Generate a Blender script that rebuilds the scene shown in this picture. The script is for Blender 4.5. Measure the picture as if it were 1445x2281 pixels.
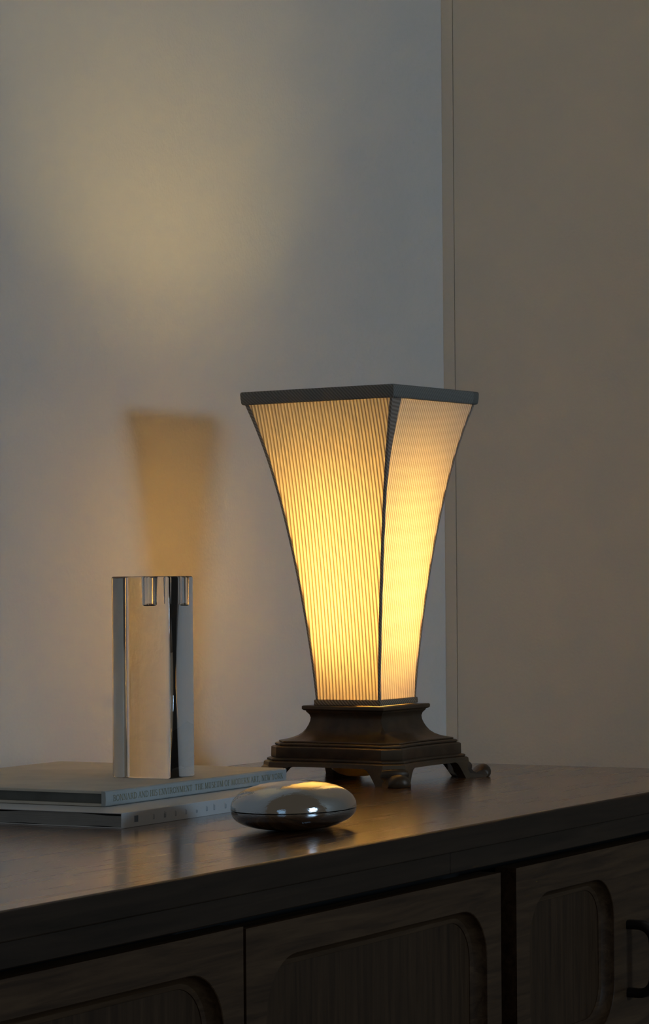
import bpy, bmesh, math
import numpy as np
from mathutils import Vector, Matrix

# ------------------------------------------------------------------ clear
for o in list(bpy.data.objects):
    bpy.data.objects.remove(o, do_unlink=True)
scene = bpy.context.scene
col = scene.collection

# World frame: X runs along the sideboard, Y into the wall behind it, Z up.
# The sideboard top is at TZ; the photographer stands to the left, in front.
TZ = 0.75
F_PX, IMG_W = 6309.0, 1445.0
YAW = math.radians(60.8)
CAM_H = TZ + 0.212

# ------------------------------------------------------------------ camera
cam_d = bpy.data.cameras.new('camera')
cam_d.sensor_fit = 'HORIZONTAL'
cam_d.sensor_width = 36.0
cam_d.lens = F_PX / IMG_W * 36.0
cam_d.shift_y = 135.5 / IMG_W
cam_d.shift_x = -1.0 / IMG_W
cam_d.clip_start = 0.02
cam = bpy.data.objects.new('camera', cam_d)
col.objects.link(cam)
cam.matrix_world = (Matrix.Translation((0, 0, CAM_H)) @ Matrix.Rotation(-YAW, 4, 'Z')
                    @ Matrix.Rotation(math.radians(90), 4, 'X') @ Matrix.Rotation(-0.0077, 4, 'Z'))
scene.camera = cam

# ------------------------------------------------------------------ view, world, lights
scene.view_settings.view_transform = 'Standard'
scene.view_settings.look = 'None'
scene.view_settings.gamma = 1.0
scene.view_settings.use_curve_mapping = False
scene.view_settings.exposure = 0.0

scene.cycles.sample_clamp_indirect = 0.0

AMBIENT = (0.066, 0.054, 0.040)
WINDOW_COL, WINDOW_W = (0.52, 0.76, 1.0), 20.0
BULB_COL, BULB_L = (1.0, 0.76, 0.30), 80.0

world = bpy.data.worlds.new('world')
scene.world = world
world.use_nodes = True
bg = world.node_tree.nodes['Background']
bg.inputs[0].default_value = (*AMBIENT, 1)
bg.inputs[1].default_value = 1.0

def aim(o, target):
    d = Vector(target) - o.location
    o.rotation_euler = d.to_track_quat('-Z', 'Y').to_euler()

# daylight from the window in the wall opposite the sideboard
wl = bpy.data.lights.new('window_daylight', 'AREA')
wl.shape = 'RECTANGLE'; wl.size = 0.8; wl.size_y = 0.42
wl.energy = WINDOW_W; wl.color = WINDOW_COL
wlo = bpy.data.objects.new('window_daylight', wl)
col.objects.link(wlo)
wlo.location = (2.22, -2.6, TZ + 0.70)
aim(wlo, (2.45, 1.5, TZ + 0.35))

# second, dimmer window far behind the photographer's left shoulder
w2 = bpy.data.lights.new('rear_window_daylight', 'AREA')
w2.shape = 'RECTANGLE'; w2.size = 1.1; w2.size_y = 1.3
w2.energy = 2.2; w2.color = (0.38, 0.68, 1.0)
w2o = bpy.data.objects.new('rear_window_daylight', w2)
col.objects.link(w2o)
w2o.location = (-1.6, -0.9, TZ + 0.55)
aim(w2o, (2.2, 1.3, TZ))

# ------------------------------------------------------------------ material helpers
def new_mat(name):
    m = bpy.data.materials.new(name); m.use_nodes = True
    nt = m.node_tree
    return m, nt, nt.nodes['Principled BSDF'], nt.nodes['Material Output']

def N(nt, t, **kw):
    n = nt.nodes.new(t)
    for k, v in kw.items():
        setattr(n, k, v)
    return n

def ramp(nt, pts, interp='LINEAR'):
    r = nt.nodes.new('ShaderNodeValToRGB')
    r.color_ramp.interpolation = interp
    els = r.color_ramp.elements
    while len(els) < len(pts): els.new(0.5)
    for e, (p, c) in zip(els, pts):
        e.position = p; e.color = (*c, 1) if len(c) == 3 else c
    return r

def noise_mix(nt, base, dark, light, scale, detail=4, coord='Object', stretch=(1, 1, 1)):
    tc = N(nt, 'ShaderNodeTexCoord'); mp = N(nt, 'ShaderNodeMapping')
    mp.inputs['Scale'].default_value = stretch
    nz = N(nt, 'ShaderNodeTexNoise'); nz.inputs['Scale'].default_value = scale; nz.inputs['Detail'].default_value = detail
    nt.links.new(tc.outputs[coord], mp.inputs[0]); nt.links.new(mp.outputs[0], nz.inputs['Vector'])
    r = ramp(nt, [(0.3, dark), (0.7, light)])
    nt.links.new(nz.outputs['Fac'], r.inputs[0]); nt.links.new(r.outputs[0], base)
    return nz

def bump(nt, bsdf, src, strength, dist):
    b = N(nt, 'ShaderNodeBump'); b.inputs['Strength'].default_value = strength; b.inputs['Distance'].default_value = dist
    nt.links.new(src, b.inputs['Height']); nt.links.new(b.outputs[0], bsdf.inputs['Normal'])
    return b

def mat_paint(name, c, bump_d=0.0006):
    m, nt, b, _ = new_mat(name)
    d = tuple(x * 0.97 for x in c)
    noise_mix(nt, b.inputs['Base Color'], d, c, 6)
    tc = N(nt, 'ShaderNodeTexCoord')
    n1 = N(nt, 'ShaderNodeTexNoise'); n1.inputs['Scale'].default_value = 260; n1.inputs['Detail'].default_value = 3
    n2 = N(nt, 'ShaderNodeTexNoise'); n2.inputs['Scale'].default_value = 70; n2.inputs['Detail'].default_value = 2
    nt.links.new(tc.outputs['Object'], n1.inputs['Vector']); nt.links.new(tc.outputs['Object'], n2.inputs['Vector'])
    ad = N(nt, 'ShaderNodeMath', operation='ADD')
    nt.links.new(n1.outputs['Fac'], ad.inputs[0]); nt.links.new(n2.outputs['Fac'], ad.inputs[1])
    bump(nt, b, ad.outputs[0], 0.8, bump_d)
    b.inputs['Roughness'].default_value = 0.75
    b.inputs['Specular IOR Level'].default_value = 0.25
    return m

def mat_wood(name, dark, mid, light, rough, along='X', grain=1.0, coat=0.0, spec=0.5, bumpd=0.0002):
    m, nt, b, _ = new_mat(name)
    tc = N(nt, 'ShaderNodeTexCoord'); mp = N(nt, 'ShaderNodeMapping')
    s = {'X': (1.6, 26, 26), 'Z': (26, 26, 1.6)}[along]
    mp.inputs['Scale'].default_value = tuple(v * grain for v in s)
    nz = N(nt, 'ShaderNodeTexNoise'); nz.inputs['Scale'].default_value = 3; nz.inputs['Detail'].default_value = 7
    nz.inputs['Roughness'].default_value = 0.62; nz.inputs['Distortion'].default_value = 0.6
    nt.links.new(tc.outputs['Object'], mp.inputs[0]); nt.links.new(mp.outputs[0], nz.inputs['Vector'])
    r = ramp(nt, [(0.28, dark), (0.52, mid), (0.75, light)])
    nt.links.new(nz.outputs['Fac'], r.inputs[0]); nt.links.new(r.outputs[0], b.inputs['Base Color'])
    rr = N(nt, 'ShaderNodeMapRange'); rr.inputs['To Min'].default_value = rough * 0.85; rr.inputs['To Max'].default_value = rough * 1.2
    nt.links.new(nz.outputs['Fac'], rr.inputs['Value']); nt.links.new(rr.outputs[0], b.inputs['Roughness'])
    bump(nt, b, nz.outputs['Fac'], 0.35, bumpd)
    b.inputs['Coat Weight'].default_value = coat; b.inputs['Coat Roughness'].default_value = rough * 0.6
    b.inputs['Specular IOR Level'].default_value = spec
    return m

M = {}
M['wall'] = mat_paint('wall_paint', (0.88, 0.85, 0.81))
M['wall2'] = mat_paint('side_wall_paint', (0.86, 0.80, 0.70), 0.0003)
M['floor'] = mat_wood('floor_boards', (0.06, 0.035, 0.02), (0.11, 0.065, 0.035), (0.16, 0.1, 0.06), 0.4)
M['top'] = mat_wood('walnut_top', (0.024, 0.009, 0.004), (0.135, 0.055, 0.020), (0.26, 0.125, 0.05), 0.26, 'X', 1.5, 0.8, 0.5, 0.0007)
M['front'] = mat_wood('walnut_door_frame', (0.030, 0.015, 0.007), (0.074, 0.040, 0.019), (0.115, 0.066, 0.032), 0.50, 'X', 1.6, 0.0, 0.22)
M['panel'] = mat_wood('walnut_door_panel', (0.026, 0.013, 0.006), (0.056, 0.030, 0.014), (0.085, 0.047, 0.023), 0.50, 'Z', 1.6, 0.0, 0.2)
M['rail'] = mat_wood('walnut_rail', (0.018, 0.011, 0.006), (0.036, 0.022, 0.013), (0.054, 0.034, 0.020), 0.50, 'X', 1.2, 0.0, 0.2)
M['carcass'] = mat_wood('dark_carcass', (0.004, 0.003, 0.0025), (0.006, 0.005, 0.004), (0.009, 0.007, 0.005), 0.6, 'X')

def simple(name, c, rough, metal=0.0, var=0.12, scale=40):
    m, nt, b, _ = new_mat(name)
    noise_mix(nt, b.inputs['Base Color'], tuple(x * (1 - var) for x in c), tuple(min(1, x * (1 + var)) for x in c), scale)
    b.inputs['Roughness'].default_value = rough; b.inputs['Metallic'].default_value = metal
    return m, nt, b

M['handle'] = simple('handle_dark', (0.012, 0.010, 0.010), 0.35)[0]
m, nt, b = simple('bronze', (0.070, 0.042, 0.022), 0.36, 0.25, 0.3, 55); M['bronze'] = m
nz = N(nt, 'ShaderNodeTexNoise'); nz.inputs['Scale'].default_value = 120; bump(nt, b, nz.outputs['Fac'], 0.2, 0.0004)
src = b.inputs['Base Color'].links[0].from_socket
gm = N(nt, 'ShaderNodeNewGeometry'); pr_ = ramp(nt, [(0.53, (0, 0, 0)), (0.62, (1, 1, 1))])  # ridge highlights painted in: convex edges get a lighter tan
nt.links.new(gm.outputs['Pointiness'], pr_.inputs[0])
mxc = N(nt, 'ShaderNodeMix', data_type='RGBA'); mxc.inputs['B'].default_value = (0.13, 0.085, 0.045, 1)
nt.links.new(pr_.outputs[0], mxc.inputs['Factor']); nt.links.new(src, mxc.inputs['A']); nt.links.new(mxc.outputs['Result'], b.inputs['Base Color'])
M['brass'] = simple('brass_cup', (0.80, 0.48, 0.16), 0.30, 0.9)[0]
m, nt, b = simple('silver', (0.56, 0.585, 0.61), 0.09, 1.0, 0.03, 30); M['silver'] = m
nz = N(nt, 'ShaderNodeTexNoise'); nz.inputs['Scale'].default_value = 18; nz.inputs['Detail'].default_value = 3
bump(nt, b, nz.outputs['Fac'], 0.10, 0.002)

def cloth(name, c, rough=0.8, weave=900):
    m, nt, b = simple(name, c, rough, 0, 0.07, 25)
    w = N(nt, 'ShaderNodeTexNoise'); w.inputs['Scale'].default_value = weave
    bump(nt, b, w.outputs['Fac'], 0.3, 0.0003)
    b.inputs['Specular IOR Level'].default_value = 0.25
    return m
M['book_grey'] = cloth('grey_book_cloth', (0.74, 0.70, 0.61))
M['book_spine'] = cloth('blue_grey_spine_cloth', (0.50, 0.55, 0.56))
M['book_white'] = simple('white_paper_cover', (0.80, 0.82, 0.83), 0.32, 0, 0.04, 12)[0]
M['ink_gold'] = simple('olive_lettering', (0.33, 0.33, 0.23), 0.6)[0]
M['ink_grey'] = simple('grey_printing', (0.40, 0.45, 0.50), 0.6)[0]
M['ink_dark'] = simple('blue_grey_printing', (0.20, 0.25, 0.31), 0.6)[0]
m, nt, b = simple('page_edges', (0.40, 0.41, 0.40), 0.85, 0, 0.1, 20); M['pages'] = m
tc = N(nt, 'ShaderNodeTexCoord'); mp = N(nt, 'ShaderNodeMapping'); mp.inputs['Scale'].default_value = (3, 3, 1500)
wv = N(nt, 'ShaderNodeTexNoise'); wv.inputs['Scale'].default_value = 1
nt.links.new(tc.outputs['Object'], mp.inputs[0]); nt.links.new(mp.outputs[0], wv.inputs['Vector'])
bump(nt, b, wv.outputs['Fac'], 0.6, 0.0005)

m, nt, b, _ = new_mat('clear_glass'); M['glass'] = m
b.inputs['Base Color'].default_value = (0.985, 0.992, 1.0, 1)
b.inputs['Roughness'].default_value = 0.0; b.inputs['IOR'].default_value = 1.49
b.inputs['Transmission Weight'].default_value = 1.0

def mat_pleat():
    m, nt, b, out = new_mat('pleated_shade_fabric')
    nt.nodes.remove(b)
    uv = N(nt, 'ShaderNodeUVMap'); sp = N(nt, 'ShaderNodeSeparateXYZ')
    nt.links.new(uv.outputs[0], sp.inputs[0])
    mu = N(nt, 'ShaderNodeMath', operation='MULTIPLY'); mu.inputs[1].default_value = 2 * math.pi
    nt.links.new(sp.outputs[0], mu.inputs[0])
    co = N(nt, 'ShaderNodeMath', operation='COSINE'); nt.links.new(mu.outputs[0], co.inputs[0])
    mr = N(nt, 'ShaderNodeMapRange'); mr.inputs['From Min'].default_value = -1; mr.inputs['From Max'].default_value = 1
    nt.links.new(co.outputs[0], mr.inputs['Value'])
    # single layer of cloth on the pleat crests, several layers in the folds
    tr = ramp(nt, [(0.12, (0.26, 0.14, 0.030)), (0.30, (0.66, 0.45, 0.20)), (0.46, (0.88, 0.65, 0.38))])
    df = ramp(nt, [(0.16, (0.66, 0.58, 0.45)), (0.6, (0.90, 0.85, 0.76))])
    nt.links.new(mr.outputs[0], tr.inputs[0]); nt.links.new(mr.outputs[0], df.inputs[0])
    D = N(nt, 'ShaderNodeBsdfDiffuse'); T = N(nt, 'ShaderNodeBsdfTranslucent'); X = N(nt, 'ShaderNodeMixShader')
    nt.links.new(df.outputs[0], D.inputs[0]); nt.links.new(tr.outputs[0], T.inputs[0])
    X.inputs[0].default_value = 0.125
    nt.links.new(D.outputs[0], X.inputs[1]); nt.links.new(T.outputs[0], X.inputs[2])
    nt.links.new(X.outputs[0], out.inputs[0])
    return m
M['pleat'] = mat_pleat()
m, nt, b, out = new_mat('amber_cup'); M['amber'] = m
noise_mix(nt, b.inputs['Base Color'], (0.50, 0.26, 0.07), (0.62, 0.34, 0.10), 60)
b.inputs['Roughness'].default_value = 0.3
T = N(nt, 'ShaderNodeBsdfTranslucent'); T.inputs[0].default_value = (0.85, 0.60, 0.24, 1)
X = N(nt, 'ShaderNodeMixShader'); X.inputs[0].default_value = 0.2
nt.links.new(b.outputs[0], X.inputs[1]); nt.links.new(T.outputs[0], X.inputs[2]); nt.links.new(X.outputs[0], out.inputs[0])

def mat_twill(name, c1, c2, transl):
    m, nt, b, out = new_mat(name)
    uv = N(nt, 'ShaderNodeUVMap')
    wv = N(nt, 'ShaderNodeTexWave'); wv.wave_type = 'BANDS'; wv.bands_direction = 'DIAGONAL'
    wv.inputs['Scale'].default_value = 170; wv.inputs['Distortion'].default_value = 0.5
    nt.links.new(uv.outputs[0], wv.inputs['Vector'])
    r = ramp(nt, [(0.3, c1), (0.7, c2)]); nt.links.new(wv.outputs['Fac'], r.inputs[0])
    nt.links.new(r.outputs[0], b.inputs['Base Color']); b.inputs['Roughness'].default_value = 0.85
    b.inputs['Specular IOR Level'].default_value = 0.2
    bump(nt, b, wv.outputs['Fac'], 0.5, 0.0006)
    if transl:
        T = N(nt, 'ShaderNodeBsdfTranslucent'); nt.links.new(r.outputs[0], T.inputs[0])
        X = N(nt, 'ShaderNodeMixShader'); X.inputs[0].default_value = transl
        nt.links.new(b.outputs[0], X.inputs[1]); nt.links.new(T.outputs[0], X.inputs[2]); nt.links.new(X.outputs[0], out.inputs[0])
    return m
M['twill'] = mat_twill('twill_tape', (0.22, 0.21, 0.19), (0.31, 0.30, 0.27), 0.0)
M['seam'] = mat_twill('seam_tape', (0.30, 0.27, 0.23), (0.44, 0.41, 0.36), 0.09)
M['twill_low'] = mat_twill('twill_tape_low', (0.26, 0.20, 0.13), (0.46, 0.38, 0.28), 0.15)

m, nt, b, out = new_mat('bulb_glow'); M['bulb'] = m
nt.nodes.remove(b); em = N(nt, 'ShaderNodeEmission')
em.inputs[0].default_value = (*BULB_COL, 1); em.inputs[1].default_value = BULB_L
nt.links.new(em.outputs[0], out.inputs[0])

# ------------------------------------------------------------------ mesh helpers
def link(name, me, mat, parent=None, loc=None):
    o = bpy.data.objects.new(name, me)
    if mat is not None and len(me.materials) == 0: me.materials.append(mat)
    col.objects.link(o)
    if parent is not None: o.parent = parent
    if loc is not None: o.location = loc
    return o

def mesh(name, v, f, mat, parent=None, smooth=False, uvs=None, auto=None):
    me = bpy.data.meshes.new(name)
    me.from_pydata([tuple(p) for p in v], [], f)
    me.validate()
    bm = bmesh.new(); bm.from_mesh(me)
    if uvs is None: bmesh.ops.recalc_face_normals(bm, faces=bm.faces)
    bm.to_mesh(me); bm.free()
    if uvs is not None:
        lay = me.uv_layers.new(name='UVMap')
        for lp in me.loops: lay.data[lp.index].uv = uvs[lp.vertex_index]
    if smooth:
        for p in me.polygons: p.use_smooth = True
        if auto is not None:
            bm = bmesh.new(); bm.from_mesh(me)
            for e in bm.edges:
                if len(e.link_faces) == 2 and e.calc_face_angle(0) > math.radians(auto): e.smooth = False
            bm.to_mesh(me); bm.free()
    return link(name, me, mat, parent)

def box(name, lo, hi, mat, parent=None, bev=0.0, seg=2):
    bm = bmesh.new(); bmesh.ops.create_cube(bm, size=1)
    for v in bm.verts:
        v.co = Vector(((lo[i] + hi[i]) / 2 + v.co[i] * (hi[i] - lo[i]) for i in range(3)))
    if bev: bmesh.ops.bevel(bm, geom=bm.edges[:], offset=bev, segments=seg, profile=0.5, affect='EDGES')
    me = bpy.data.meshes.new(name); bm.to_mesh(me); bm.free()
    return link(name, me, mat, parent)

def empty(name, loc, rz=0.0, label=None, cat=None, group=None):
    o = bpy.data.objects.new(name, None); col.objects.link(o)
    o.location = loc; o.rotation_euler = (0, 0, rz); o.empty_display_size = 0.05
    if label: o['label'] = label; o['category'] = cat
    if group: o['group'] = group
    return o

def loft(rings, closed=True, cap0=False, cap1=False):
    v = [p for r in rings for p in r]; n = len(rings[0]); f = []
    for i in range(len(rings) - 1):
        for j in range(n if closed else n - 1):
            k = (j + 1) % n
            f.append((i * n + j, i * n + k, (i + 1) * n + k, (i + 1) * n + j))
    if cap0: f.append(tuple(range(n)))
    if cap1: f.append(tuple((len(rings) - 1) * n + j for j in range(n)))
    return v, f

def struct(o, label, cat):
    o['kind'] = 'structure'; o['label'] = label; o['category'] = cat
    return o

# ------------------------------------------------------------------ room shell
WALL_Y, WALL_X = 1.622, 3.215
struct(box('wall_back', (-1.2, WALL_Y, 0), (WALL_X + 0.1, WALL_Y + 0.1, 2.6), M['wall']),
       'pale painted plaster wall behind the sideboard and lamp', 'wall')
struct(box('wall_right', (WALL_X, -1.0, 0), (WALL_X + 0.1, WALL_Y - 0.0168, 2.6), M['wall2']),
       'beige painted side wall to the right of the lamp', 'wall')
struct(box('floor', (-1.2, -3.2, -0.1), (WALL_X + 0.1, WALL_Y + 0.1, 0), M['floor']),
       'dark wooden floor under the sideboard', 'floor')
tr = struct(box('trim_1', (WALL_X, WALL_Y - 0.0158, 0), (WALL_X + 0.012, WALL_Y, 2.6), M['wall2'], None, 0.0004, 1),
            'narrow beige corner strip where the two walls meet', 'trim')

# ------------------------------------------------------------------ sideboard
SX0, SX1, FY = 1.300, 2.818, 1.0485
sb = empty('sideboard', ((SX0 + SX1) / 2, 1.33, 0), 0,
           'dark walnut sideboard with rounded recessed door panels', 'sideboard')
def sbp(o):
    o.parent = sb; o.matrix_parent_inverse = Matrix.Translation(sb.location).inverted(); return o
sbp(box('edge_lipping', (SX0, FY, TZ - 0.0195), (SX1, FY + 0.006, TZ - 0.0002), M['rail'], None, 0.0010, 2))
sbp(box('worktop', (SX0, FY + 0.0045, TZ - 0.0190), (SX1, WALL_Y - 0.004, TZ), M['top'], None, 0.0012, 2))
sbp(box('top_rail', (SX0 + 0.004, FY + 0.0035, TZ - 0.0375), (2.0905, FY + 0.03, TZ - 0.0195), M['rail'], None, 0.0008, 1))
sbp(box('top_rail', (2.0908, FY + 0.0035, TZ - 0.0375), (SX1 - 0.004, FY + 0.03, TZ - 0.0195), M['rail'], None, 0.0008, 1))
CB = 0.20
sbp(box('carcass', (SX0 + 0.0276, FY + 0.060, CB), (SX1 - 0.0206, WALL_Y - 0.006, TZ - 0.0195), M['carcass']))
for ex0, ex1 in ((SX0 + 0.005, SX0 + 0.0275), (SX1 - 0.0205, SX1 - 0.005)):
    sbp(box('end_panel', (ex0, FY + 0.006, CB), (ex1, WALL_Y - 0.006, TZ - 0.0376), M['panel'], None, 0.0008, 1))
for lx in (SX0 + 0.06, SX1 - 0.06):
    for ly in (FY + 0.08, WALL_Y - 0.06):
        rings = [[(lx + r * math.cos(a), ly + r * math.sin(a), z) for a in np.linspace(0, 2 * math.pi, 14)[:-1]]
                 for r, z in ((0.013, 0.0), (0.015, 0.05), (0.022, CB))]
        v, f = loft(rings, True, True, True)
        sbp(mesh('leg', v, f, M['front'], None, True, None, 40))

def rrect(x0, x1, z0, z1, r, n=11):
    pts = []
    for cx, cz, a0 in ((x1 - r, z1 - r, 0), (x0 + r, z1 - r, 90), (x0 + r, z0 + r, 180), (x1 - r, z0 + r, 270)):
        for i in range(n):
            a = math.radians(a0 + 90 * i / (n - 1)); pts.append((cx + r * math.cos(a), cz + r * math.sin(a)))
    return pts

def door(name, x0, x1, z0, z1, recs, y=FY + 0.0035, th=0.020):
    """front slab with one or two rounded recesses; recs = list of (x0,x1,z0,z1,r)"""
    v, f = [], []
    def add(ring): i = len(v); v.extend(ring); return i
    cuts = [x0] + [(recs[i][1] + recs[i + 1][0]) / 2 for i in range(len(recs) - 1)] + [x1]
    n = 11; panels = []
    for k, (a, b_, c, d, r) in enumerate(recs):
        ox0, ox1 = cuts[k], cuts[k + 1]
        inner = rrect(a, b_, c, d, r, n)
        outer = []
        for q in range(4):
            cx = (ox1, ox0, ox0, ox1)[q]; cz = (z1, z1, z0, z0)[q]
            for i in range(n):
                px, pz = inner[q * n + i]; mid = (n - 1) // 2
                if i == mid: outer.append((cx, cz))
                elif (i < mid) == (q in (0, 2)): outer.append((cx, pz))
                else: outer.append((px, cz))
        m_ = 4 * n
        prof = [(0, 0), (0.0006, 0.0006), (0.0012, 0.0040), (0.0032, 0.0080), (0.0065, 0.0108), (0.0105, 0.0118), (0.0112, 0.0145)]
        io = add([(p[0], y, p[1]) for p in outer]); prev = io
        for off, dep in prof:
            rr = rrect(a + off, b_ - off, c + off, d - off, max(r - off, 0.004), n)
            cur = add([(p[0], y + dep, p[1]) for p in rr])
            for j in range(m_):
                jn = (j + 1) % m_; f.append((prev + j, prev + jn, cur + jn, cur + j))
            prev = cur
        panels.append((a + 0.0108, b_ - 0.0108, c + 0.0108, d - 0.0108, r - 0.0108))
    e = 0.0
    i = add([(x0, y, z0), (x1, y, z0), (x1, y, z1), (x0, y, z1), (x0, y + th, z0), (x1, y + th, z0), (x1, y + th, z1), (x0, y + th, z1)])
    f += [(i, i + 1, i + 5, i + 4), (i + 1, i + 2, i + 6, i + 5), (i + 2, i + 3, i + 7, i + 6), (i + 3, i, i + 4, i + 7)]
    dr = mesh(name, v, f, M['front'], None, True, None, 25)
    sbp(dr)
    for (a, b_, c, d, r) in panels:
        pr = rrect(a, b_, c, d, r, n); pv = [(p[0], y + 0.0125, p[1]) for p in pr] + [(p[0], y + 0.0165, p[1]) for p in pr]
        m_ = len(pr); pf = [tuple(range(m_))] + [(j, (j + 1) % m_, m_ + (j + 1) % m_, m_ + j) for j in range(m_)]
        po = mesh('door_panel', pv, pf, M['panel'], dr)
    return dr
ZB = 0.205
door('door', 1.332, 1.7572, ZB, TZ - 0.0432, [(1.3605, 1.7300, ZB + 0.028, TZ - 0.0695, 0.046)])
door('door', 1.7618, 2.1870, ZB, TZ - 0.0455, [(1.7900, 2.1605, ZB + 0.028, TZ - 0.0712, 0.046)], FY + 0.0040)
d3 = door('drawer', 2.2168, 2.795, TZ - 0.240, TZ - 0.0447,
          [(2.2430, 2.4290, TZ - 0.211, TZ - 0.0712, 0.042), (2.5830, 2.7690, TZ - 0.211, TZ - 0.0712, 0.042)])
d4 = door('drawer', 2.2168, 2.795, ZB, TZ - 0.245, [(2.2430, 2.4290, ZB + 0.028, TZ - 0.272, 0.042), (2.5830, 2.7690, ZB + 0.028, TZ - 0.272, 0.042)])

def pull(parent, x, z0, z1, y0):
    """bail pull: two prongs and a bowed upright bar, one swept section"""
    path = []
    s, r = 0.026, 0.015
    path.append((y0 + 0.001, z1)); path.append((y0 - 0.004, z1)); path.append((y0 - s + r, z1))
    for i in range(1, 8):
        a = math.radians(90 * i / 8); path.append((y0 - s + r - r * math.sin(a), z1 - r + r * math.cos(a)))
    zm = (z0 + z1) / 2
    for t in np.linspace(0.0, 1.0, 7): path.append((y0 - s - 0.002 * math.sin(math.pi * t), z1 - r + (z0 - z1 + 2 * r) * t))
    for i in range(1, 8):
        a = math.radians(90 * i / 8); path.append((y0 - s + r * (1 - math.cos(a)), z0 + r - r * math.sin(a)))
    path.append((y0 - s + r, z0)); path.append((y0 - 0.004, z0)); path.append((y0 + 0.001, z0))
    rings = []
    for i, p in enumerate(path):
        a, b_ = path[max(i - 1, 0)], path[min(i + 1, len(path) - 1)]
        ty, tz = b_[0] - a[0], b_[1] - a[1]; L = math.hypot(ty, tz) or 1; ny, nz = -tz / L, ty / L
        ring = []
        for k in range(12):
            q = 2 * math.pi * k / 12; cu, su = math.cos(q), math.sin(q)
            sx = math.copysign(abs(cu) ** 0.6, cu) * 0.0065; sn = math.copysign(abs(su) ** 0.6, su) * 0.0045
            ring.append((x + sx, p[0] + ny * sn, p[1] + nz * sn))
        rings.append(ring)
    v, f = loft(rings, True, True, True)
    return mesh('handle', v, f, M['handle'], parent, True, None, 50)
pull(d3, 2.462, TZ - 0.1845, TZ - 0.1205, FY + 0.0035)
pull(d4, 2.462, TZ - 0.4300, TZ - 0.3660, FY + 0.0035)

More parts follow.
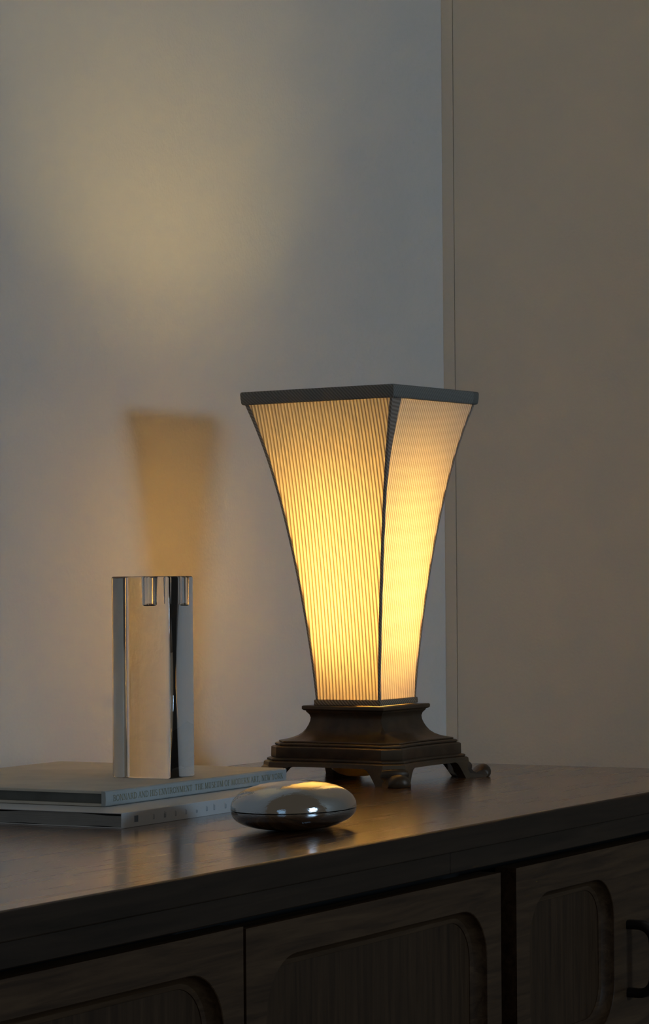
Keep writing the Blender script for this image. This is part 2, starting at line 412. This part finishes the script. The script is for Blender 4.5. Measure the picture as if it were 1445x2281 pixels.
# ------------------------------------------------------------------ lettering (serif capitals drawn as strokes)
TH, TN = 0.13, 0.055
def arc(cx, cy, rx, ry, a0, a1, n=10):
    return [(cx + rx * math.cos(math.radians(a0 + (a1 - a0) * i / n)), cy + ry * math.sin(math.radians(a0 + (a1 - a0) * i / n))) for i in range(n + 1)]
def ser(x, y, w=0.26): return ([(x - w / 2, y), (x + w / 2, y)], TN)
GL = {
 'A': (0.74, [([(0.08, 0), (0.36, 1)], TN), ([(0.36, 1), (0.66, 0)], TH), ([(0.18, 0.36), (0.54, 0.36)], TN), ser(0.08, 0.02, .2), ser(0.66, 0.02, .22)]),
 'B': (0.64, [([(0.16, 0), (0.16, 1)], TH), ([(0.04, 0.98), (0.32, 0.98)] + arc(0.32, 0.75, 0.2, 0.23, 90, -90) + [(0.16, 0.52)], TN * 1.4), ([(0.16, 0.52), (0.34, 0.52)] + arc(0.34, 0.27, 0.24, 0.25, 90, -90) + [(0.04, 0.02)], TN * 1.5)]),
 'D': (0.76, [([(0.16, 0), (0.16, 1)], TH), ([(0.04, 0.98), (0.3, 0.98)] + arc(0.3, 0.5, 0.38, 0.48, 90, -90, 14) + [(0.04, 0.02)], TN * 1.6)]),
 'E': (0.60, [([(0.16, 0), (0.16, 1)], TH), ([(0.04, 0.98), (0.52, 0.98), (0.52, 0.84)], TN), ([(0.16, 0.52), (0.42, 0.52)], TN), ([(0.04, 0.02), (0.54, 0.02), (0.56, 0.18)], TN)]),
 'F': (0.56, [([(0.16, 0), (0.16, 1)], TH), ([(0.04, 0.98), (0.52, 0.98), (0.52, 0.84)], TN), ([(0.16, 0.5), (0.42, 0.5)], TN), ser(0.16, 0.02)]),
 'H': (0.78, [([(0.16, 0), (0.16, 1)], TH), ([(0.62, 0), (0.62, 1)], TH), ([(0.16, 0.52), (0.62, 0.52)], TN)] + [ser(x, y) for x in (0.16, 0.62) for y in (0.02, 0.98)]),
 'I': (0.34, [([(0.17, 0), (0.17, 1)], TH), ser(0.17, 0.02), ser(0.17, 0.98)]),
 'K': (0.74, [([(0.16, 0), (0.16, 1)], TH), ([(0.6, 0.98), (0.18, 0.46)], TN), ([(0.28, 0.58), (0.66, 0.02)], TH), ser(0.16, 0.02), ser(0.16, 0.98), ser(0.6, 0.98, .2), ser(0.64, 0.02, .2)]),
 'M': (0.92, [([(0.12, 0), (0.16, 1)], TN), ([(0.16, 1), (0.44, 0.05)], TH), ([(0.44, 0.05), (0.74, 1)], TN), ([(0.74, 1), (0.78, 0)], TH), ser(0.12, 0.02, .2), ser(0.78, 0.02, .24)]),
 'N': (0.78, [([(0.14, 0), (0.14, 1)], TN), ([(0.14, 1), (0.64, 0)], TH), ([(0.64, 0), (0.64, 1)], TN), ser(0.14, 0.02, .2), ser(0.64, 0.98, .2), ser(0.08, 0.98, .14)]),
 'O': (0.80, [(arc(0.4, 0.5, 0.32, 0.48, 0, 360, 24), TN * 1.7)]),
 'R': (0.70, [([(0.16, 0), (0.16, 1)], TH), ([(0.04, 0.98), (0.34, 0.98)] + arc(0.34, 0.74, 0.2, 0.24, 90, -90) + [(0.16, 0.5)], TN * 1.4), ([(0.32, 0.5), (0.64, 0.02)], TH), ser(0.16, 0.02)]),
 'S': (0.54, [(arc(0.27, 0.75, 0.19, 0.23, 40, 250, 10) + arc(0.27, 0.26, 0.21, 0.26, 70, -150, 10), TN * 1.7)]),
 'T': (0.66, [([(0.33, 0), (0.33, 1)], TH), ([(0.05, 0.84), (0.06, 0.98), (0.6, 0.98), (0.61, 0.84)], TN), ser(0.33, 0.02)]),
 'U': (0.74, [([(0.16, 1), (0.16, 0.3)] + arc(0.37, 0.28, 0.21, 0.28, 180, 360, 10)[1:] + [(0.58, 1)], TN * 1.5), ser(0.16, 0.98), ser(0.58, 0.98, .2)]),
 'V': (0.72, [([(0.08, 1), (0.36, 0)], TH), ([(0.36, 0), (0.62, 1)], TN), ser(0.08, 0.98, .22), ser(0.62, 0.98, .2)]),
 'W': (0.98, [([(0.08, 1), (0.3, 0)], TH), ([(0.3, 0), (0.5, 0.9)], TN), ([(0.48, 1), (0.68, 0)], TH), ([(0.68, 0), (0.9, 1)], TN), ser(0.08, 0.98, .2), ser(0.9, 0.98, .18)]),
 'Y': (0.70, [([(0.08, 1), (0.35, 0.48)], TH), ([(0.6, 1), (0.35, 0.48)], TN), ([(0.35, 0.5), (0.35, 0)], TH), ser(0.35, 0.02), ser(0.08, 0.98, .2), ser(0.6, 0.98, .2)]),
 ',': (0.30, [([(0.15, 0.08), (0.15, 0.0), (0.09, -0.16)], TH)]),
}
def lettering(name, text, x0, x1, y, zbase, h, mat, parent):
    adv = sum(GL[c][0] + 0.05 if c != ' ' else 0.30 for c in text); sx = (x1 - x0) / adv
    v, f, x = [], [], x0
    for c in text:
        if c == ' ': x += 0.30 * sx; continue
        w, strokes = GL[c]
        for pl, t in strokes:
            for (ax, ay), (bx, by) in zip(pl[:-1], pl[1:]):
                dx, dy = bx - ax, by - ay; L = math.hypot(dx, dy)
                if L < 1e-6: continue
                nx, ny = -dy / L * t / 2, dx / L * t / 2; ex, ey = dx / L * t * 0.15, dy / L * t * 0.15
                i = len(v)
                for px, py in ((ax + nx - ex, ay + ny - ey), (bx + nx + ex, by + ny + ey), (bx - nx + ex, by - ny + ey), (ax - nx - ex, ay - ny - ey)):
                    v.append((x + px * sx, y, zbase + py * h))
                f.append((i, i + 1, i + 2, i + 3))
        x += (w + 0.05) * sx
    return mesh(name, v, f, mat, parent)

# ------------------------------------------------------------------ books
def tube_page(name, x0, x1, y0, y1, z0, z1, mat, parent, wav=0.0):
    nx = 24; v, f = [], []
    for i in range(nx + 1):
        y = y0 + (y1 - y0) * i / nx
        for x in (x0, x1):
            w0 = wav * math.sin(i * 0.9) * 0.5; w1 = wav * math.sin(i * 0.55 + 1.2)
            v += [(x, y, z0 + max(0, w0)), (x, y, z1 - max(0, w1))]
    for i in range(nx):
        a, b_ = i * 4, (i + 1) * 4
        f += [(a, a + 1, b_ + 1, b_), (a + 2, b_ + 2, b_ + 3, a + 3), (a + 1, a + 3, b_ + 3, b_ + 1), (a, b_, b_ + 2, a + 2)]
    f += [(0, 2, 3, 1), (nx * 4, nx * 4 + 1, nx * 4 + 3, nx * 4 + 2)]
    return mesh(name, v, f, mat, parent)

TB = 0.0133
# lower book: soft cover, flush pages
bkB = empty('book', (1.976, 1.300, TZ), math.radians(0.6),
            'white soft cover book at the bottom, its pale spine against the sideboard top', 'book', 'stacked art books')
LB, WB = 0.315, 0.262
box('back_cover', (0, 0.0008, 0.0), (LB, WB, 0.0009), M['book_white'], bkB, 0.0003, 1)
box('front_cover', (0, 0.0008, TB - 0.0012), (LB, WB, TB - 0.0003), M['book_white'], bkB, 0.0003, 1)
spB = box('spine', (0, 0.0, 0.0), (LB, 0.0009, TB - 0.0003), M['book_white'], bkB, 0.0003, 1)
tube_page('page_block', 0.0010, LB - 0.0010, 0.0012, WB - 0.001, 0.0010, TB - 0.0014, M['pages'], bkB, 0.0016)
# faint printing on the lower spine: a small solid emblem and a row of worn characters
v, f = [], []
def dab(x, z, w, h, k=0):
    i = len(v)
    v.extend([(x, -0.0001, z), (x + w, -0.0001, z), (x + w, -0.0001, z + h), (x, -0.0001, z + h)]); f.append((i, i + 1, i + 2, i + 3))
dab(0.0195, 0.0040, 0.0060, 0.0055)
mesh('spine_emblem', v, f, M['ink_dark'], spB)
v, f = [], []
for k, (x, hgt) in enumerate(((0.049, 5), (0.0665, 4), (0.0675, 6), (0.0845, 5), (0.1015, 5), (0.1195, 3), (0.1365, 5), (0.149, 6), (0.1685, 5))):
    h = hgt * 0.0009
    dab(x, 0.0042, 0.0007, h); dab(x + 0.0018, 0.0046, 0.0007, h * 0.75); dab(x, 0.0042, 0.0022, 0.0006)
mesh('spine_print', v, f, M['ink_grey'], spB)

# upper book: cloth case binding
bkA = empty('book', (2.022, 1.346, TZ + TB), math.radians(0.4),
            'grey cloth bound book on top of the stack, lettered spine, under the glass block', 'book', 'stacked art books')
LA, WA = 0.312, 0.258
BT = 0.0024
box('back_cover', (0, 0.003, 0.0), (LA, WA, BT), M['book_grey'], bkA, 0.0006, 2)
box('front_cover', (0, 0.003, TB - BT), (LA, WA, TB), M['book_grey'], bkA, 0.0006, 2)
# slightly rounded spine
sp_prof = [(0.0045, 0.0002), (0.0012, 0.0003), (0.0003, 0.0012), (0.0, TB * 0.5), (0.0003, TB - 0.0012), (0.0012, TB - 0.0003), (0.0045, TB - 0.0001)]
rings = [[(x, p[0], p[1]) for p in sp_prof] + [(x, 0.0045, TB * 0.5)] for x in (-0.0005, 0.001, LA - 0.001, LA + 0.0005)]
v, f = loft(rings, True, True, True)
spA = mesh('spine', v, f, M['book_spine'], bkA, True, None, 35)
M['pages_dark'] = simple('recess_shaded_pages', (0.17, 0.18, 0.17), 0.9, 0, 0.2, 30)[0]  # darker page colour carries the shading of the recess between the boards
box('page_block', (0.0035, 0.0046, BT), (LA - 0.0035, WA - 0.004, TB - BT), M['pages_dark'], bkA)
lettering('spine_lettering', 'BONNARD AND HIS ENVIRONMENT  THE MUSEUM OF MODERN ART, NEW YORK', 0.011, LA - 0.006, -0.00012, 0.0040, 0.0052, M['ink_gold'], spA)

# ------------------------------------------------------------------ glass block candle holder
gb = empty('glass_candle_holder', (2.1861, 1.4029, TZ + 2 * TB), math.radians(0),
           'clear glass block candle holder standing on the grey cloth book', 'candle holder')
GW, GD, GH = 0.0225, 0.0316, 0.1835
bm = bmesh.new(); bmesh.ops.create_cube(bm, size=1)
for q in bm.verts:
    q.co = Vector((q.co.x * 2 * GW, q.co.y * 2 * GD, (q.co.z + 0.5) * GH))
ve = [e for e in bm.edges if abs(e.verts[0].co.z - e.verts[1].co.z) > 0.01]
bmesh.ops.bevel(bm, geom=ve, offset=0.0040, segments=5, profile=0.5, affect='EDGES')
he = [e for e in bm.edges if abs(e.verts[0].co.z - e.verts[1].co.z) < 1e-6 and len([f_ for f_ in e.link_faces if abs(f_.normal.z) > 0.9]) == 1]
bmesh.ops.bevel(bm, geom=he, offset=0.0018, segments=3, profile=0.5, affect='EDGES')
# bore the candle hole through the top face
top = max((f_ for f_ in bm.faces if f_.normal.z > 0.99), key=lambda f_: f_.calc_area())
outer = [l.vert for l in top.loops]
bmesh.ops.delete(bm, geom=[top], context='FACES_ONLY')
HR, HD, nh = 0.0080, 0.0275, 32
HOLES = ((-GW + 0.0150, -GD + 0.0262), (-GW + 0.0338, -GD + 0.0108))
loops = []
for hx, hy in HOLES:
    def hring(r, z): return [bm.verts.new((hx + r * math.cos(2 * math.pi * i / nh), hy + r * math.sin(2 * math.pi * i / nh), z)) for i in range(nh)]
    hr = [hring(HR + 0.0008, GH), hring(HR + 0.0002, GH - 0.0003), hring(HR, GH - 0.0012), hring(HR - 0.0007, GH - HD + 0.0012), hring(HR - 0.0020, GH - HD)]
    for a, b_ in zip(hr[:-1], hr[1:]):
        for i in range(nh): bm.faces.new((a[i], a[(i + 1) % nh], b_[(i + 1) % nh], b_[i]))
    bm.faces.new(hr[-1])
oe = [e for e in bm.edges if e.is_boundary]
bmesh.ops.triangle_fill(bm, edges=oe, use_beauty=True)
bmesh.ops.recalc_face_normals(bm, faces=bm.faces)
me = bpy.data.meshes.new('glass_block'); bm.to_mesh(me); bm.free()
for p in me.polygons: p.use_smooth = True
bm = bmesh.new(); bm.from_mesh(me)
for e in bm.edges:
    if len(e.link_faces) == 2 and e.calc_face_angle(0) > math.radians(35): e.smooth = False
bm.to_mesh(me); bm.free()
go = link('glass_block', me, M['glass'], gb)

# ------------------------------------------------------------------ silver box
sbx = empty('pebble_box', (2.036, 1.169, TZ), math.radians(0), 'polished silver pebble shaped lidded box in front of the books', 'box')
PA, PB, SEAM, TOPZ = 0.062, 0.0475, 0.0170, 0.0395
def pebble(rings_rz):
    R = []
    for r, z in rings_rz:
        R.append([(PA * r * math.copysign(abs(math.cos(t)) ** 0.94, math.cos(t)), PB * r * math.copysign(abs(math.sin(t)) ** 0.94, math.sin(t)), z) for t in np.linspace(0, 2 * math.pi, 97)[:-1]])
    return R
lid = [(0.975, SEAM + 0.0002)]
for a in np.linspace(0, 90, 26):
    t = math.radians(a); lid.append((max(math.cos(t) ** 0.78, 0.004), SEAM + 0.0005 + (TOPZ - SEAM - 0.0005) * math.sin(t) ** 0.90))
v, f = loft(pebble(lid), True, False, True)
mesh('lid', v, f, M['silver'], sbx, True, None, 60)
bod = [(0.970, SEAM + 0.0002)]
for a in np.linspace(0, 90, 24):
    t = math.radians(a); bod.append((max(math.cos(t) ** 0.72, 0.004) * 0.994, SEAM - 0.0004 - (SEAM - 0.0004) * math.sin(t) ** 0.9))
v, f = loft(pebble(bod), True, True, True)
mesh('body', v, f, M['silver'], sbx, True, None, 60)

# ------------------------------------------------------------------ table lamp
LX, LY, LROT = 2.5565, 1.3815, math.radians(-1.8)
lamp = empty('table_lamp', (LX, LY, TZ), LROT, 'lit table lamp with flared pleated cream shade on a bronze footed base', 'lamp')

def plan_ring(a, c, bow, z, n=12):
    """square ring, half side a, corner chamfer c, sides bowed inward by bow"""
    pts = []
    for q in range(4):
        ca, sa = math.cos(q * math.pi / 2), math.sin(q * math.pi / 2)
        for i in range(n):
            t = -1 + 2 * i / (n - 1)
            y = t * (a - c); x = a - bow * (1 - abs(t) ** 2.2)
            pts.append((x * ca - y * sa, x * sa + y * ca, z))
    return pts
prof = [  # a, chamfer, bow, z
 (0.0150, .0003, 0, .0768), (0.0474, .0003, 0, .0768), (0.0482, .0003, 0, .0760), (0.0482, .0003, 0, .0734), (0.0470, .0003, 0, .0722),
 (0.0452, .0003, 0, .0716), (0.0448, .0003, 0, .0703), (0.0440, .0003, 0, .0695), (0.0425, .0003, 0, .0675), (0.0417, .0003, 0, .0645),
 (0.0421, .0003, 0, .0610), (0.0435, .0006, 0.0002, .0570), (0.0460, .002, 0.0004, .0530), (0.0495, .005, 0.0009, .0495), (0.0545, .0085, 0.0015, .0463),
 (0.0605, .0115, 0.0024, .0440), (0.0665, .0135, 0.0030, .0425), (0.0702, .014, 0.0036, .0418), (0.0708, .014, 0.0036, .0408), (0.0700, .014, 0.0036, .0402),
 (0.0725, .0145, 0.0039, .0398), (0.0737, .0145, 0.0040, .0390), (0.0737, .0145, 0.0040, .0376), (0.0730, .0145, 0.0040, .0370), (0.0755, .015, 0.0045, .0364),
 (0.0768, .0155, 0.0045, .0354), (0.0770, .0155, 0.0045, .0262), (0.0768, .0155, 0.0045, .0252), (0.0790, .016, 0.0049, .0247), (0.0803, .016, 0.0051, .0238),
 (0.0803, .016, 0.0051, .0226), (0.0798, .016, 0.0051, .0221), (0.0815, .0163, 0.0054, .0216), (0.0827, .0165, 0.0054, .0206), (0.0832, .0165, 0.0054, .0165),
 (0.0700, .013, 0.0045, .0165), (0.0690, .013, 0.0045, .0230), (0.0300, .013, 0.0, .0232)]
rings = [plan_ring(*p) for p in prof]
v, f = loft(rings, True, False, False)
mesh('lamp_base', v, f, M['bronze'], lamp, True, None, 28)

def foot(q):
    # bracket foot: two wings under the apron and a scrolled toe on the diagonal
    v, f = [], []
    ca, sa = math.cos(q * math.pi / 2), math.sin(q * math.pi / 2)
    def P(x, y, z): return (x * ca - y * sa, x * sa + y * ca, z)
    a = 0.0832; t = 0.009
    prof_w = [(0.044, 0.0172), (0.040, 0.0166), (0.0365, 0.0150), (0.0330, 0.0110), (0.0300, 0.0060), (0.0270, 0.0), (0.0140, 0.0), (0.0140, 0.006), (0.0165, 0.0172)]
    n = len(prof_w)
    for side in (0, 1):
        i = len(v)
        for lay in (0, 1):
            for s, z in prof_w:
                bow = 0.0036 * (1 - abs(min(1, (a - s) / (a - 0.0165))) ** 2.2)
                flare = 0.0022 * (1 - z / 0.0172) ** 1.5
                u = a - bow + flare - 0.0003 - t * lay; w = a - s + flare
                v.append(P(u, w, z) if side == 0 else P(w, u, z))
        for j in range(n):
            k = (j + 1) % n; f.append((i + j, i + k, i + n + k, i + n + j))
        f.append(tuple(i + j for j in range(n))); f.append(tuple(i + n + j for j in range(n)))
    out = [(.088, .0172), (.1062, .0172), (.1085, .0158), (.1096, .0135), (.1092, .0110), (.1090, .0088), (.1106, .0068), (.1135, .0066),
           (.1160, .0080), (.1182, .0106), (.1212, .0126), (.1250, .0132), (.1285, .0122), (.1312, .0096), (.1325, .0064), (.1322, .0030), (.1308, .0006), (.1290, .0), (.096, .0), (.090, .006)]
    r2 = math.sqrt(0.5)
    hw = [0.0118, 0.0122, 0.0134, 0.0144, 0.0146, 0.0140, 0.0130, 0.0116, 0.0116, 0.0114, 0.0112, 0.0110, 0.0110, 0.0112, 0.0114, 0.0116, 0.0118, 0.0120, 0.0135, 0.0128]
    R = []
    cx_ = sum(p[0] for p in out) / len(out); cz_ = sum(p[1] for p in out) / len(out)
    for s in np.linspace(-1, 1, 11):
        ring = []; k = abs(s) ** 2.4; edge = 0.0010 * max(0, abs(s) - 0.8) / 0.2
        for (d, z), h in zip(out, hw):
            L = math.hypot(d - cx_, z - cz_); d2 = d - (d - cx_) / L * edge; z2 = z - (z - cz_) / L * edge if z > 0 else z
            if d > 0.1125: d2 -= 0.0050 * k * (d - 0.1125) / 0.02; z2 *= 1 - 0.42 * k
            elif d > 0.105: d2 -= 0.0018 * k
            ring.append(P(d2 * r2 - s * h * r2, d2 * r2 + s * h * r2, max(z2, 0)))
        R.append(ring)
    vv, ff = loft(R, True, True, True); i = len(v)
    v.extend(vv); f.extend(tuple(i + j for j in q_) for q_ in ff)
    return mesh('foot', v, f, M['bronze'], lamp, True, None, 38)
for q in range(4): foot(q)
# rounded cup closing the underside of the base
cup = [(0.004, .0035), (0.012, .0040), (0.020, .0065), (0.026, .0105), (0.0290, .0150), (0.0300, .0215), (0.0480, .0218), (0.0480, .0226), (0.0285, .0226), (0.0275, .0150), (0.0245, .0115), (0.019, .0078), (0.011, .0052), (0.004, .0048)]
CX, CY = -0.005, 0.008
v, f = loft([[(CX + r * math.cos(t), CY + r * math.sin(t), z) for t in np.linspace(0, 2 * math.pi, 33)[:-1]] for r, z in cup], True, True, True)
mesh('underside_cup', v, f, M['amber'], lamp, True, None, 50)

# shade: half width against height
ZP = np.array([.0800, .0850, .1125, .1431, .1765, .1930, .2268, .2460, .2926, .3350, .3800, .3930])
AP = np.array([.0370, .0372, .0389, .0420, .0457, .0476, .0520, .0547, .0626, .0718, .0843, .0885])
cf = np.polyfit(ZP, AP, 4)
def A_of(z): return float(np.polyval(cf, z))
Z0, Z1 = 0.0800, 0.3900
PITCH = 0.00385

# wire frame carries the cloth; the whole shade sits a touch crooked on the base
fr_v, fr_f = [], []
def rod(p, q_, r):
    p, q_ = Vector(p), Vector(q_); d = (q_ - p).normalized(); u = d.orthogonal().normalized(); w = d.cross(u); i = len(fr_v)
    for e in (p, q_):
        for k in range(6): fr_v.append(e + (u * math.cos(k * math.pi / 3) + w * math.sin(k * math.pi / 3)) * r)
    for k in range(6): fr_f.append((i + k, i + (k + 1) % 6, i + 6 + (k + 1) % 6, i + 6 + k))
zs = np.linspace(Z0 + 0.001, Z1 - 0.002, 13)
for sx, sy in ((1, 1), (-1, 1), (-1, -1), (1, -1)):
    for za, zb in zip(zs[:-1], zs[1:]):
        aa, ab = A_of(za) - 0.0022, A_of(zb) - 0.0022
        rod((sx * aa, sy * aa, za), (sx * ab, sy * ab, zb), 0.0010)
for z in (zs[0], zs[-1]):
    a = A_of(z) - 0.0022
    cs = [(a, a, z), (-a, a, z), (-a, -a, z), (a, -a, z)]
    for i in range(4): rod(cs[i], cs[(i + 1) % 4], 0.0010)
shade = mesh('lamp_shade', fr_v, fr_f, M['brass'], lamp)

def panel(q):
    ang = q * math.pi / 2; ca, sa = math.cos(ang), math.sin(ang)
    amax = A_of(Z1); per = 8
    nc = int(math.ceil(2 * amax / PITCH)) * per
    ss = np.linspace(-nc / per * PITCH / 2, nc / per * PITCH / 2, nc + 1)
    rows = np.linspace(Z0, Z1, 44); v, f, uv = [], [], []
    for z in rows:
        a = A_of(z)
        for s in ss:
            sc = max(-a, min(a, s))
            dep = a + 0.00045 * math.cos(2 * math.pi * sc / PITCH) - 0.0004
            v.append((dep * ca - sc * sa, dep * sa + sc * ca, z)); uv.append((sc / PITCH, z * 10))
    W = len(ss)
    for i in range(len(rows) - 1):
        a0, a1 = A_of(rows[i]), A_of(rows[i + 1])
        for j in range(W - 1):
            if (ss[j] >= max(a0, a1)) or (ss[j + 1] <= -max(a0, a1)): continue
            f.append((i * W + j, i * W + j + 1, (i + 1) * W + j + 1, (i + 1) * W + j))
    return mesh('pleated_panel', v, f, M['pleat'], shade, True, uv)
for q in range(4): panel(q)

def corner_tape(q):
    ang = q * math.pi / 2; ca, sa = math.cos(ang), math.sin(ang); v, f, uv = [], [], []
    rows = np.linspace(Z0, Z1, 30)
    for z in rows:
        a = A_of(z); t = (z - Z0) / (Z1 - Z0)
        w = 0.0017 + 0.0006 * t; w2 = w + (0.0190 if q in (0, 2) else 0.002) * max(0, (t - 0.66) / 0.34) ** 1.7  # wide wedge near the top stands in for overlapped pleats in shade
        lift = 0.0007
        pr = [(a - 0.0003, a - w), (a + lift, a - w * 0.9), (a + lift, a - 0.0008), (a + lift * 0.7, a + lift * 0.7), (a - 0.0008, a + lift), (a - w2 * 0.9, a + lift), (a - w2, a - 0.0003)]
        for k, (x, y) in enumerate(pr):
            v.append((x * ca - y * sa, x * sa + y * ca, z)); uv.append((k * 0.0012, z))
    n = 7
    for i in range(len(rows) - 1):
        for k in range(n - 1): f.append((i * n + k, i * n + k + 1, (i + 1) * n + k + 1, (i + 1) * n + k))
    return mesh('corner_tape', v, f, M['seam'], shade, True, uv, 50)
for q in range(4): corner_tape(q)

def band(name, zlo, zhi, alo, ahi, th, mat):
    """padded tape running round the square, rounded section"""
    v, f, uv = [], [], []
    sec = []
    for k in range(12):
        t = 2 * math.pi * k / 12
        cu, su = math.copysign(abs(math.cos(t)) ** 0.55, math.cos(t)), math.copysign(abs(math.sin(t)) ** 0.55, math.sin(t))
        sec.append((cu * th / 2, su))
    m_ = 16
    for q in range(4):
        ca, sa = math.cos(q * math.pi / 2), math.sin(q * math.pi / 2)
        for i in range(m_):
            tt = -1 + 2 * i / m_
            for du, sz in sec:
                z = (zlo + zhi) / 2 + sz * (zhi - zlo) / 2
                a = alo + (ahi - alo) * (z - zlo) / (zhi - zlo) + du
                x, y = a, tt * a
                v.append((x * ca - y * sa, x * sa + y * ca, z)); uv.append(((q * 2 + tt) * alo, z))
    n = 12; T = 4 * m_
    for i in range(T):
        for k in range(n):
            f.append((i * n + k, i * n + (k + 1) % n, ((i + 1) % T) * n + (k + 1) % n, ((i + 1) % T) * n + k))
    return mesh(name, v, f, mat, shade, True, uv, 60)
band('top_band', 0.3838, 0.3972, 0.0866, 0.0876, 0.0044, M['twill'])
band('bottom_band', 0.0770, 0.0832, 0.0378, 0.0376, 0.0026, M['twill_low'])
# crooked by a fraction of a degree, leaning to the left as the camera sees it
fwd = Vector((math.sin(YAW), math.cos(YAW), 0)); fwd.rotate(Matrix.Rotation(-LROT, 3, 'Z'))
shade.matrix_local = Matrix.Translation((0, 0, 0.077)) @ Matrix.Rotation(-0.010, 4, fwd) @ Matrix.Translation((0, 0, -0.077))

# bulb and holder
BX, BY = 0.0175, 0.0240   # the bulb leans towards the wall side of the shade
hol = [(0.0, .0770), (0.012, .0772), (0.012, .0800), (0.0085, .0820), (0.0085, .105), (0.0135, .108), (0.0145, .128), (0.0135, .130), (0.0, .1302)]
v, f = loft([[(BX * min(1, (z - .077) / .03) + max(r, 1e-4) * math.cos(t), BY * min(1, (z - .077) / .03) + max(r, 1e-4) * math.sin(t), z) for t in np.linspace(0, 2 * math.pi, 25)[:-1]] for r, z in hol], True, True, True)
mesh('bulb_holder', v, f, M['brass'], lamp, True, None, 40)
bl = [(0.0100, .1303), (0.0120, .135), (0.0140, .145), (0.0148, .158), (0.0148, .180), (0.0138, .200), (0.0120, .220), (0.0102, .245), (0.0096, .275), (0.0096, .315), (0.0080, .326), (0.0045, .332), (0.0005, .334)]
LN = lambda z: 1 - 0.85 * max(0, (z - 0.16) / 0.174)
v, f = loft([[(BX * LN(z) + r * math.cos(t), BY * LN(z) + r * math.sin(t), z) for t in np.linspace(0, 2 * math.pi, 25)[:-1]] for r, z in bl], True, True, True)
mesh('light_bulb', v, f, M['bulb'], lamp, True)

# light refracted through the glass block reaches the wall, books and sideboard
wl.cycles.is_caustics_light = True
go.cycles.is_caustics_caster = True
for o in col.objects:
    if o.type == 'MESH' and (o.name.startswith(('wall', 'front_cover', 'worktop'))):
        o.cycles.is_caustics_receiver = True
